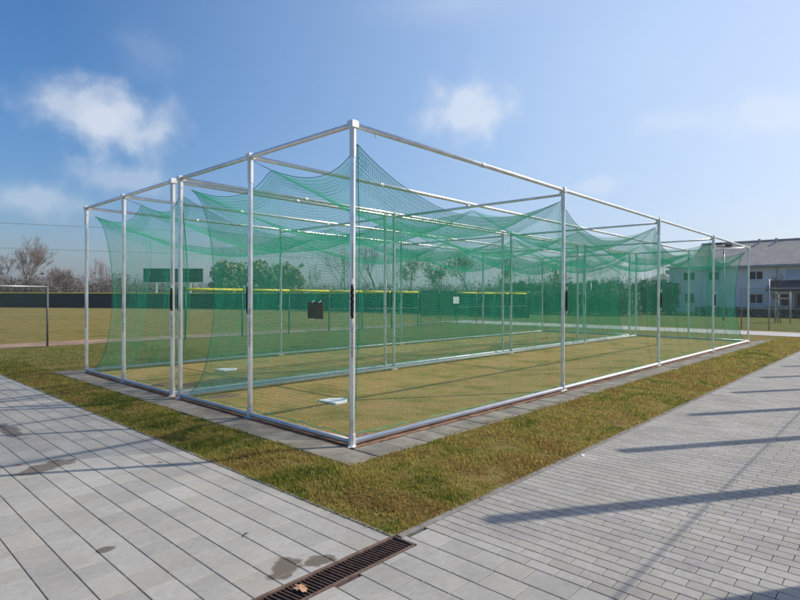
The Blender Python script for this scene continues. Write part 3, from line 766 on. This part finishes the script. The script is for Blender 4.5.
def gable_roof(root, x0, x1, y0, y1, ze, zr, over=.45, m='roof'):
    xm = (x0+x1)/2; b = MB(); th = .18
    for sx, xe in ((-1, x0-over), (1, x1+over)):
        ze2 = ze-(zr-ze)*over/((x1-x0)/2)
        vs = [(xe, y0-over, ze2), (xm, y0-over, zr), (xm, y1+over, zr), (xe, y1+over, ze2)]
        b.add(vs+[(a, c, z+th) for a, c, z in vs], [(0,1,2,3),(7,6,5,4),(0,4,5,1),(1,5,6,2),(2,6,7,3),(3,7,4,0)])
    r = b.build('roof', M[m], root)
    b = MB(); b.tube([(xm, y0-over, zr+.17), (xm, y1+over, zr+.17)], .12, 8); b.build('ridge', M[m], r)
    b = MB(); b.tube([(x0-over-.06, y0-over, ze-(zr-ze)*over/((x1-x0)/2)+.03), (x0-over-.06, y1+over, ze-(zr-ze)*over/((x1-x0)/2)+.03)], .06, 8); b.build('gutter', M['galv'], r)
    return r
# terrace nearest (right edge of the picture)
HX = 56; t = thing('terraced_house', 'pale terraced house with grey tiled roof and dark porch at right edge', 'house', (HX, 0, 0))
ops = []
win = []
for k, s in enumerate((5.6, -2.4, -10.4, -18.4)):
    win += [((s, s+1.15, 3.32, 4.15), 2, 'glass'), ((s, s+1.1, 1.1, 2.02), 2, 'glass'), ((s-3.6, s-1.75, 3.35, 4.25), 1, 'shutter'), ((s-3.3, s-2.35, .02, 2.1), 1, 'glass'), ((s-2.0, s-1.3, .9, 2.1), 1, 'glass'), ((s+2.2, s+3.1, 3.35, 4.2), 1, 'glass') if k else ((s+3.6, s+4.6, 3.35, 4.2), 2, 'glass')]
facade(t, 0, -24, 11.4, 4.65, M['wall'], [w[0] for w in win])
b = MB(); b.box((4.3, -6.3, 2.25), (8.2, 35.2, 4.7)); b.build('side_wall', M['wallgrey'], t)
b = MB()
for ye in (-24.0, 11.4): b.add([(0,ye,4.6),(8.6,ye,4.6),(4.3,ye,7.0)], [(0,1,2)])
b.build('gable', M['wallgrey'], t)
for w in win: window(t, 0, w[0], w[1], w[2])
r = gable_roof(t, 0, 8.6, -24, 11.4, 4.75, 7.1)
for y in (6.6, 5.2, -3, -11):
    b = MB(); b.tube([(3.9, y, 6.6), (3.9, y, 7.35)], .09, 8); b.tube([(3.9, y, 7.35), (3.9, y, 7.45)], .12, 8); b.build('vent_pipe', M['galv'], r)
for y in (4.55, -3.4, -11.4):
    b = MB(); b.tube([(-.06, y, 0), (-.06, y, 4.5)], .05, 6); b.build('downpipe', M['galv'], t)
for s in (5.0, -3.0, -11.0):
    pr = MB(); pr.add([(-2.4, s-4.6, 2.25),(-2.4, s, 2.25),(-.02, s, 3.1),(-.02, s-4.6, 3.1)]+[(-2.4, s-4.6, 2.38),(-2.4, s, 2.38),(-.02, s, 3.23),(-.02, s-4.6, 3.23)], [(0,3,2,1),(4,5,6,7),(0,1,5,4),(1,2,6,5),(2,3,7,6),(3,0,4,7)])
    p = pr.build('porch_roof', M['porchroof'], t)
    b = MB()
    for y in (s-.2, s-2.2, s-4.4): b.tube([(-2.2, y, -.05), (-2.2, y, 2.28)], .06, 8)
    b.build('porch_post', M['wood'], p)
# dark garden hedge in front of the terrace
def leaf_cloud(n, fn, size, jit=.5):
    V = np.zeros((n*4, 3))
    for i in range(n):
        p = np.array(fn()); a = rng.normal(0, 1, 3); a /= np.linalg.norm(a); b = np.cross(a, rng.normal(0, 1, 3)); b /= np.linalg.norm(b)+1e-9; s = size*rng.uniform(1-jit, 1+jit)
        V[4*i:4*i+4] = [p-a*s-b*s*.5, p+a*s-b*s*.4, p+a*s*.9+b*s*.5, p-a*s*.8+b*s*.5]
    return V, np.arange(n*4).reshape(-1, 4)
def hedge(label, x0, x1, y0, y1, h, n, m, size=.10, name='hedge'):
    t = thing(name, label, 'hedge', ((x0+x1)/2, (y0+y1)/2, 0)); w, d = x1-x0, y1-y0
    def fn():
        x, y = rng.uniform(-w/2, w/2), rng.uniform(-d/2, d/2)
        top = h*(1+.16*noise.noise(((x+x0)*.5, (y+y0)*.5, 1))+.22*noise.noise(((x+x0)*1.7, (y+y0)*1.7, 5)))
        return x+rng.normal(0, .05), y+rng.normal(0, .05), top*(rng.uniform(0, 1) ** .6)
    V, Fc = leaf_cloud(n, fn, size); obj('foliage', V, Fc, m, t)
    b = MB()
    for q in range(max(4, int(max(w, d)/1.2))):
        x, y = rng.uniform(-w/2, w/2), rng.uniform(-d/2, d/2); b.tube([(x,y,-.06),(x+rng.normal(0,.1),y+rng.normal(0,.1),h*.8)], [.03,.01], 5)
    b.build('stems', M['bark'], t)
hedge('low dark garden hedge along the foot of the terraced house', 52.6, 53.4, -20, 10.5, .75, 9000, M['leafdark'], .09)
# detached hip roofed house behind
def hip_house(label, x0, x1, y0, y1, ze, zr, wall_m, wins, name='hip_roof_house', porch=None):
    t = thing(name, label, 'house', ((x0+x1)/2, (y0+y1)/2, 0)); w, d = (x1-x0)/2, (y1-y0)/2; o = .5
    facade(t, -w, -d, d, ze, M[wall_m], [q[0] for q in wins])
    b = MB(); b.box((.2, 0, ze/2-.05), (2*w-.4, 2*d-.02, ze-.1)); b.build('side_wall', M[wall_m], t)
    for q in wins: window(t, -w, q[0], q[1])
    b = MB(); rl = max(.4, d-w)
    if d >= w: rid = [(0, -rl, zr), (0, rl, zr)]
    else: rid = [(-(w-d), 0, zr), (w-d, 0, zr)]
    e = [(-w-o,-d-o,ze-.1),(w+o,-d-o,ze-.1),(w+o,d+o,ze-.1),(-w-o,d+o,ze-.1)]
    fs = [(0,3,2,1)]
    if d >= w: fs += [(0,1,4),(1,2,5,4),(2,3,5),(3,0,4,5)]
    else: fs += [(0,1,5,4),(1,2,5),(2,3,4,5),(3,0,4)]
    b.add(e+rid, fs); r = b.build('roof', M['roof'], t)
    b = MB(); b.box((w*.3, 0, zr-.1), (.5,.7,1.5)); b.build('chimney', M['wallgrey'], r)
    return t
hip_house('pale hip roofed house seen through the net left of the terrace', 68, 78, 9.5, 17.4, 5.4, 7.4, 'wall', [((-3.0,-1.8,3.7,4.7),2),((.8,2.4,3.7,4.7),2),((-2.6,-1.2,1.0,2.2),2),((1.0,2.2,1.0,2.2),2)])
hip_house('low grey roofed house half hidden by the hedge', 86, 97, 20.5, 30.0, 3.1, 5.6, 'wallgrey', [((-3,-1.6,1.0,2.2),2),((1.2,2.8,1.0,2.2),2)], 'low_house')

# staked young tree on the house lawn
t = thing('tree_stakes', 'three pale stakes with top bars round a young tree', 'tree stakes', (40.5, 1.9, 0))
for (x, y) in ((-.42,.32),(.1,-.45),(.42,.3)):
    b = MB(); b.tube([(x,y,-.08),(x*.95,y*.95,2.05)], .045, 8); b.build('stake', M['palewood'], t, True)
b = MB()
for z in (1.95, 1.6): b.box((0,.31,z), (.95,.035,.10)); b.box((-.17,-.06,z-.005), (.035,.9,.098), R(-34)); b.box((.26,-.07,z+.004), (.035,.85,.097), R(22))
b.build('bar', M['palewood'], t)

# ------------------------------------------------------------------ trees
def grow(b_trunk, b_crown, p, d, L, rad, depth, up_pull, spread, thin, seedr, split=(2,3)):
    """recursive limbs; trunk and thick limbs in one mesh, twigs in the other"""
    nseg = 3 if depth > 1 else 2
    pts = [p]; cur = p.copy(); dd = d.copy()
    for i in range(nseg):
        dd = (dd+Vector((seedr.gauss(0,.13), seedr.gauss(0,.13), seedr.gauss(0,.08)+up_pull*.12))).normalized()
        cur = cur+dd*(L/nseg); pts.append(cur.copy())
    r1 = rad*(.62 if depth > 0 else .4)
    rads = [rad+(r1-rad)*i/nseg for i in range(nseg+1)]
    (b_trunk if rad > thin else b_crown).tube(pts, rads, 6 if rad > thin else 3, False)
    if depth == 0: return
    nb = seedr.randint(*split)
    for k in range(nb):
        t = 1.0 if k == 0 else seedr.uniform(.35, .95); i = min(int(t*nseg), nseg-1); f = t*nseg-i
        q = pts[i].lerp(pts[i+1], f)
        a = seedr.uniform(0, 2*math.pi); sp = spread*(.45 if k == 0 else 1)*seedr.uniform(.6, 1.3)
        x = dd.orthogonal().normalized(); y = dd.cross(x)
        nd = (dd*math.cos(sp)+(x*math.cos(a)+y*math.sin(a))*math.sin(sp)+Vector((0,0,up_pull*.25))).normalized()
        grow(b_trunk, b_crown, q, nd, L*seedr.uniform(.62,.86), max(rad*(.66 if k == 0 else .5), .014), depth-1, up_pull, spread, thin, seedr, split)
def bare_tree(label, deg, dist, h, seed, up_pull=.5, spread=.55, depth=6, trunk_r=None, leaves=0, bark='bark', twig='twig', stems=1, name='bare_tree', split=(2,3), leafm='leafolive', lsize=.3, twig_w=1.0, tilt=0, ball=0):
    sr = random.Random(seed); x, y = bearing_pos(deg, dist)
    t = thing(name, label, 'tree', (x, y, -.06)); bt, bc = MB(), MB(); tr = trunk_r or h*.022
    for s in range(stems):
        d = Vector((sr.gauss(0,.04+.2*(stems > 1))+tilt, sr.gauss(0,.04+.2*(stems > 1)), 1)).normalized(); 
        grow(bt, bc, Vector((sr.gauss(0,.2)*(stems > 1), sr.gauss(0,.2)*(stems > 1), 0)), d, h*.30, tr, depth, up_pull, spread, tr*.16, sr, split)
    V = np.array(bc.v+bt.v); zmax = V[:,2].max(); s = h/zmax
    bt.v = [tuple(c*s for c in q) for q in bt.v]; bc.v = [tuple(c*s for c in q) for q in bc.v]
    bt.build('trunk', M[bark], t, True); bc.build('crown', M[twig], t)
    if ball:
        def fn():
            while True:
                q = np.array([sr.uniform(-1,1), sr.uniform(-1,1), sr.uniform(-1,1)])
                k = .95+.55*noise.noise((q[0]*2.2+seed, q[1]*2.2, q[2]*2.2))
                if np.linalg.norm(q) < k and noise.noise((q[0]*4, q[1]*4+seed, q[2]*4)) > -.12: break
            return q[0]*ball, q[1]*ball, h*(.50+.49*q[2])
        LV, LF = leaf_cloud(leaves, fn, lsize); obj('foliage', LV, LF, M[leafm], t)
    elif leaves:
        tips = [q for q in bc.v[::3] if q[2] > h*.12]
        def fn(): q = sr.choice(tips); return q[0]+sr.gauss(0, .45), q[1]+sr.gauss(0, .45), q[2]+sr.gauss(0, .45)
        LV, LF = leaf_cloud(leaves, fn, lsize); obj('foliage', LV, LF, M[leafm], t)
    return t
bare_tree('tallest bare tree at far left, leaning above the dark outfield fence', 77.0, 120, 13.2, 3, .5, .5, 7, .24, split=(2,4), bark='palebark', twig='twigpale')
bare_tree('bare tree at the very left edge of the skyline', 79.6, 112, 9.2, 5, .3, .6, 7, .16, split=(2,4))
bare_tree('bushy bare tree just right of the tallest bare tree', 75.2, 128, 7.8, 9, .3, .65, 7, .14, split=(2,4), twig='twigpale')
bare_tree('thin pale birch by the outer left cage post', 72.4, 130, 9.8, 12, .8, .35, 6, .11, twig='twigpale', bark='palebark')
bare_tree('thin pale birch right of the outer left cage post', 70.9, 133, 10.0, 15, .9, .33, 6, .11, twig='twigpale', bark='palebark')
bare_tree('round olive tree seen just left of the middle front post', 60.3, 125, 9.6, 21, .6, .5, 6, .2, 4600, ball=3.6, name='round_tree', lsize=.27)
bare_tree('round olive tree seen just right of the middle front post', 57.7, 128, 10.0, 22, .6, .5, 6, .2, 4600, ball=3.9, name='round_tree', lsize=.27)
bare_tree('broad olive tree in the gap beside the dark olive board', 54.7, 126, 9.3, 23, .6, .5, 6, .2, 4600, ball=4.2, name='round_tree', lsize=.27)
bare_tree('slim bare poplar midway between middle and corner front posts', 52.0, 120, 9.3, 31, 1.0, .35, 6, .12)
bare_tree('wide spreading bare tree directly behind the front corner post', 48.6, 110, 11.5, 41, .35, .6, 7, .2)
bare_tree('large spreading bare tree right of the front corner post', 45.6, 100, 12.0, 43, .35, .6, 7, .22)
bare_tree('slender bare tree above the end of the yellow topped fence', 41.5, 105, 10.0, 47, .6, .45, 6, .15, 900, lsize=.13)
bare_tree('bare tree with pale green buds above the gate', 38.6, 98, 9.4, 51, .5, .5, 6, .16, 1100, lsize=.13)
bare_tree('bare tree with pale green buds right of the gate sign', 36.0, 96, 9.6, 53, .5, .5, 6, .16, 1100, lsize=.13)
bare_tree('loose bare tree above the right yellow topped fence', 33.2, 95, 8.6, 57, .5, .5, 6, .14, 700, lsize=.13)
bare_tree('small bare tree behind the second right cage post', 27.5, 90, 7.0, 59, .5, .5, 6, .12, 500, lsize=.13)
bare_tree('thin sapling held between three pale stakes', 8.3, 45.05, 3.4, 63, .7, .4, 5, .03, name='young_tree', twig='twigpale')
# hedge masses at the right behind the field
hedge('tall dense hedge behind the far end of the cages', 46, 49, 14.0, 32, 2.1, 30000, M['leafdark'], .10)
hedge('rounded dark evergreen shrub bank left of the low house', 62, 66, 22, 38, 3.3, 24000, M['leafdark'], .13, 'shrub_bank')
hedge('dark evergreen shrubs in front of the low grey house', 54, 57, 13.0, 17.5, 3.0, 12000, M['leafdark'], .10, 'shrub_bank')
# far thickets nobody could count
def thicket(name, b0, b1, d0, d1, h, count, m_tw, seed, leaf=0, lm=None):
    sr = random.Random(seed); b = MB()
    tips = []
    for i in range(count):
        deg = b0+(b1-b0)*(i+sr.random())/count; x, y = bearing_pos(deg, sr.uniform(d0, d1))
        hh = h*sr.uniform(.55, 1.15)*(1+.35*noise.noise((deg*.35, seed, 0)))
        for s in range(3):
            p = Vector((x+sr.gauss(0,.6), y+sr.gauss(0,.6), -.1)); e = p+Vector((sr.gauss(0,.9), sr.gauss(0,.9), hh*sr.uniform(.7,1)))
            mid = p.lerp(e, .5)+Vector((sr.gauss(0,.2), sr.gauss(0,.2), 0))
            b.tube([p, mid, e], [.06,.04,.012], 3, False)
            for q in range(8):
                f = sr.uniform(.2, .95); o = p.lerp(mid, f*2) if f < .5 else mid.lerp(e, f*2-1)
                L = hh*.32*sr.uniform(.5, 1.1); a = sr.uniform(0, 6.28)
                o2 = o+Vector((math.cos(a)*L*.6, math.sin(a)*L*.6, L*.75)); b.tube([o, o2], [.028,.009], 3, False)
                o3 = o.lerp(o2, .5); a += sr.gauss(0, 1); b.tube([o3, o3+Vector((math.cos(a)*L*.4, math.sin(a)*L*.4, L*.4))], [.018,.007], 3, False); tips.append(o2); tips.append(o3)
    o = kind(b.build(name, M[m_tw]), 'stuff')
    if leaf:
        def fn(): q = sr.choice(tips); return q.x+sr.gauss(0,.5), q.y+sr.gauss(0,.5), max(.2, q.z*sr.uniform(.4,1)+sr.gauss(0,.4))
        V, Fc = leaf_cloud(leaf, fn, .17); kind(obj('undergrowth', V, Fc, M[lm]), 'stuff')
M['brush'] = mat('brown_undergrowth', (.115,.10,.075), .9, 0, .3, .4, island=.25)
thicket('thicket', 64, 92, 118, 140, 5.6, 330, 'twig', 71, 24000, 'brush')
thicket('thicket', 30, 64, 130, 160, 5.0, 320, 'twig', 73, 20000, 'brush')
thicket('thicket', 14, 34, 110, 150, 5.5, 170, 'twig', 75, 12000, 'leafdark')
thicket('far_wood', -20, 110, 330, 420, 10, 420, 'twig', 77, 9000, 'brush')

# ------------------------------------------------------------------ lamps, wires
x, y = bearing_pos(23.84, 70)
t = thing('street_lamp', 'small street lamp behind the nets near the second right post', 'street lamp', (x, y, 0))
b = MB(); b.tube([(0,0,-.1),(0,0,3.55)], [.06,.045], 8); b.build('pole', M['galv'], t, True)
b = MB(); b.box((.0,.22,3.6), (.22,.62,.12), 0, .03); b.build('lamp_head', M['galv'], t)
x, y = bearing_pos(12.52, 48)
t = thing('floodlight', 'floodlight on a thin mast standing before the terrace roof', 'floodlight', (x, y, 0), R(20))
b = MB(); b.tube([(0,0,-.1),(0,0,5.4)], [.07,.05], 8); b.build('mast', M['galv'], t, True)
b = MB(); b.box((-.1,-.3,5.55), (.25,.42,.16), R(25), .03); b.box((-.1,.3,5.68), (.25,.40,.15), R(-20), .03); b.tube([(0,-.45,5.42),(0,.45,5.5)], .03, 6); b.build('lamp_head', M['darkcord'], t)
a = bearing_pos(92, 118); c = bearing_pos(19, 420)
t = thing('power_line', 'two thin overhead wires crossing the sky at far left', 'power line', (0,0,0))
for (z0, z1) in ((13.2, 34), (9.3, 22)):
    b = MB(); npt = 40
    b.tube([(a[0]+(c[0]-a[0])*i/npt, a[1]+(c[1]-a[1])*i/npt, z0+(z1-z0)*(i/npt)) for i in range(npt+1)], .028, 5, False); b.build('wire', M['wire'], t)
for (p, h) in ((a, 13.4), (c, 34.2)):
    b = MB(); b.tube([(p[0],p[1],-.1),(p[0],p[1],h)], [.2,.14], 8); b.build('pole', M['wood'], t, True)

# ------------------------------------------------------------------ hazy air
hm = bpy.data.materials.new('hazy_air'); hm.use_nodes = True; hn = hm.node_tree; hn.nodes.remove(hn.nodes['Principled BSDF'])
pv = hn.nodes.new('ShaderNodeVolumePrincipled'); pv.inputs['Color'].default_value = (.93,.95,1,1); pv.inputs['Density'].default_value = .0006; pv.inputs['Anisotropy'].default_value = .3
hn.links.new(pv.outputs[0], hn.nodes['Material Output'].inputs['Volume'])
b = MB(); b.box((0,0,18.9), (1760,1760,40.2)); kind(b.build('haze', hm), 'stuff')

# ------------------------------------------------------------------ light and sky
sun_d = Vector((math.cos(SAZ)*math.cos(SEL), math.sin(SAZ)*math.cos(SEL), math.sin(SEL)))
ld = bpy.data.lights.new('sun', 'SUN'); ld.energy = 4.3; ld.angle = R(.53); ld.color = (1,.935,.83)
lo = bpy.data.objects.new('sun', ld); C.objects.link(lo); lo.rotation_euler = sun_d.to_track_quat('Z', 'Y').to_euler(); lo.location = (30,-20,30)
w = bpy.data.worlds.new('World'); S.world = w; w.use_nodes = True; nt = w.node_tree; bg = nt.nodes['Background']
sky = nt.nodes.new('ShaderNodeTexSky'); sky.sky_type = 'NISHITA'; sky.sun_disc = False
sky.sun_elevation = SEL; sky.sun_rotation = math.pi/2-SAZ; sky.altitude = 100; sky.air_density = 1.0; sky.dust_density = 3.0; sky.ozone_density = 5.0
tc = nt.nodes.new('ShaderNodeTexCoord'); dirv = tc.outputs['Generated']
nn = nt.nodes.new('ShaderNodeTexNoise'); nn.inputs['Scale'].default_value = 20; nn.inputs['Detail'].default_value = 7; nn.inputs['Roughness'].default_value = .5; nt.links.new(dirv, nn.inputs['Vector'])
nz = mrange(nt, nn.outputs['Fac'], .28, .72, -.36, .36)
def vmath(op, a, b):
    n_ = nt.nodes.new('ShaderNodeVectorMath'); n_.operation = op
    for k, x in enumerate((a, b)):
        if hasattr(x, 'links'): nt.links.new(x, n_.inputs[k])
        else: n_.inputs[k].default_value = tuple(x)
    return n_
clouds = [(124,124,62,32,.50),(88,114,54,32,.46),(470,112,50,36,.60),(768,116,52,24,.38),(122,180,54,22,.32),(28,198,60,20,.36),(150,56,30,26,.08),(590,186,30,12,.3),(455,4,110,26,.20),(668,122,46,14,.22),(765,235,120,40,.2),(860,150,480,330,.38),(300,250,200,25,.22)]
total = None
for (px, py, sx, sy, op) in clouds:
    c0 = sky_dir(px, py); rr = np.cross(c0, (0,0,1)); rr /= np.linalg.norm(rr); uu = np.cross(rr, c0)
    dv = vmath('SUBTRACT', dirv, c0).outputs[0]
    a_ = math2(nt, 'DIVIDE', vmath('DOT_PRODUCT', dv, rr).outputs['Value'], sx/F)
    b_ = math2(nt, 'DIVIDE', vmath('DOT_PRODUCT', dv, uu).outputs['Value'], sy/F)
    c_ = math2(nt, 'MULTIPLY', vmath('DOT_PRODUCT', dv, c0).outputs['Value'], 4)
    cm = nt.nodes.new('ShaderNodeCombineXYZ')
    for k, x in enumerate((a_, b_, c_)): nt.links.new(x, cm.inputs[k])
    ln = vmath('LENGTH', cm.outputs[0], (0,0,0)).outputs['Value']
    k = mrange(nt, math2(nt, 'ADD', ln, nz if sx < 100 else math2(nt, 'MULTIPLY', nz, .12)), .32 if sx < 100 else .0, 1.2, op, 0)
    k = math2(nt, 'MULTIPLY', math2(nt, 'MULTIPLY', k, k), 1/op)
    total = k if total is None else math2(nt, 'ADD', total, math2(nt, 'MULTIPLY', k, math2(nt, 'SUBTRACT', 1.0, total)))
hs = nt.nodes.new('ShaderNodeHueSaturation'); hs.inputs['Saturation'].default_value = 1.28; nt.links.new(sky.outputs[0], hs.inputs['Color'])
c0 = sky_dir(640, 60); dv = vmath('SUBTRACT', dirv, c0).outputs[0]
vl = mrange(nt, vmath('LENGTH', dv, (0,0,0)).outputs['Value'], .0, .86, .62, 0)      # thin high haze
col = mixc(nt, vl, hs.outputs[0], (3.5, 4.75, 6.5)); col = mixc(nt, total, col, (5.3, 5.6, 6.0))
nt.links.new(col, bg.inputs['Color']); bg.inputs['Strength'].default_value = .15
S.view_settings.view_transform = 'Standard'; S.view_settings.look = 'None'; S.view_settings.gamma = 1; S.view_settings.exposure = .06; S.view_settings.use_curve_mapping = False
S.cycles.volume_bounces = 0; S.cycles.max_bounces = 6; S.cycles.diffuse_bounces = 3; S.cycles.glossy_bounces = 3; S.cycles.transparent_max_bounces = 8
S.cycles.sample_clamp_indirect = 6
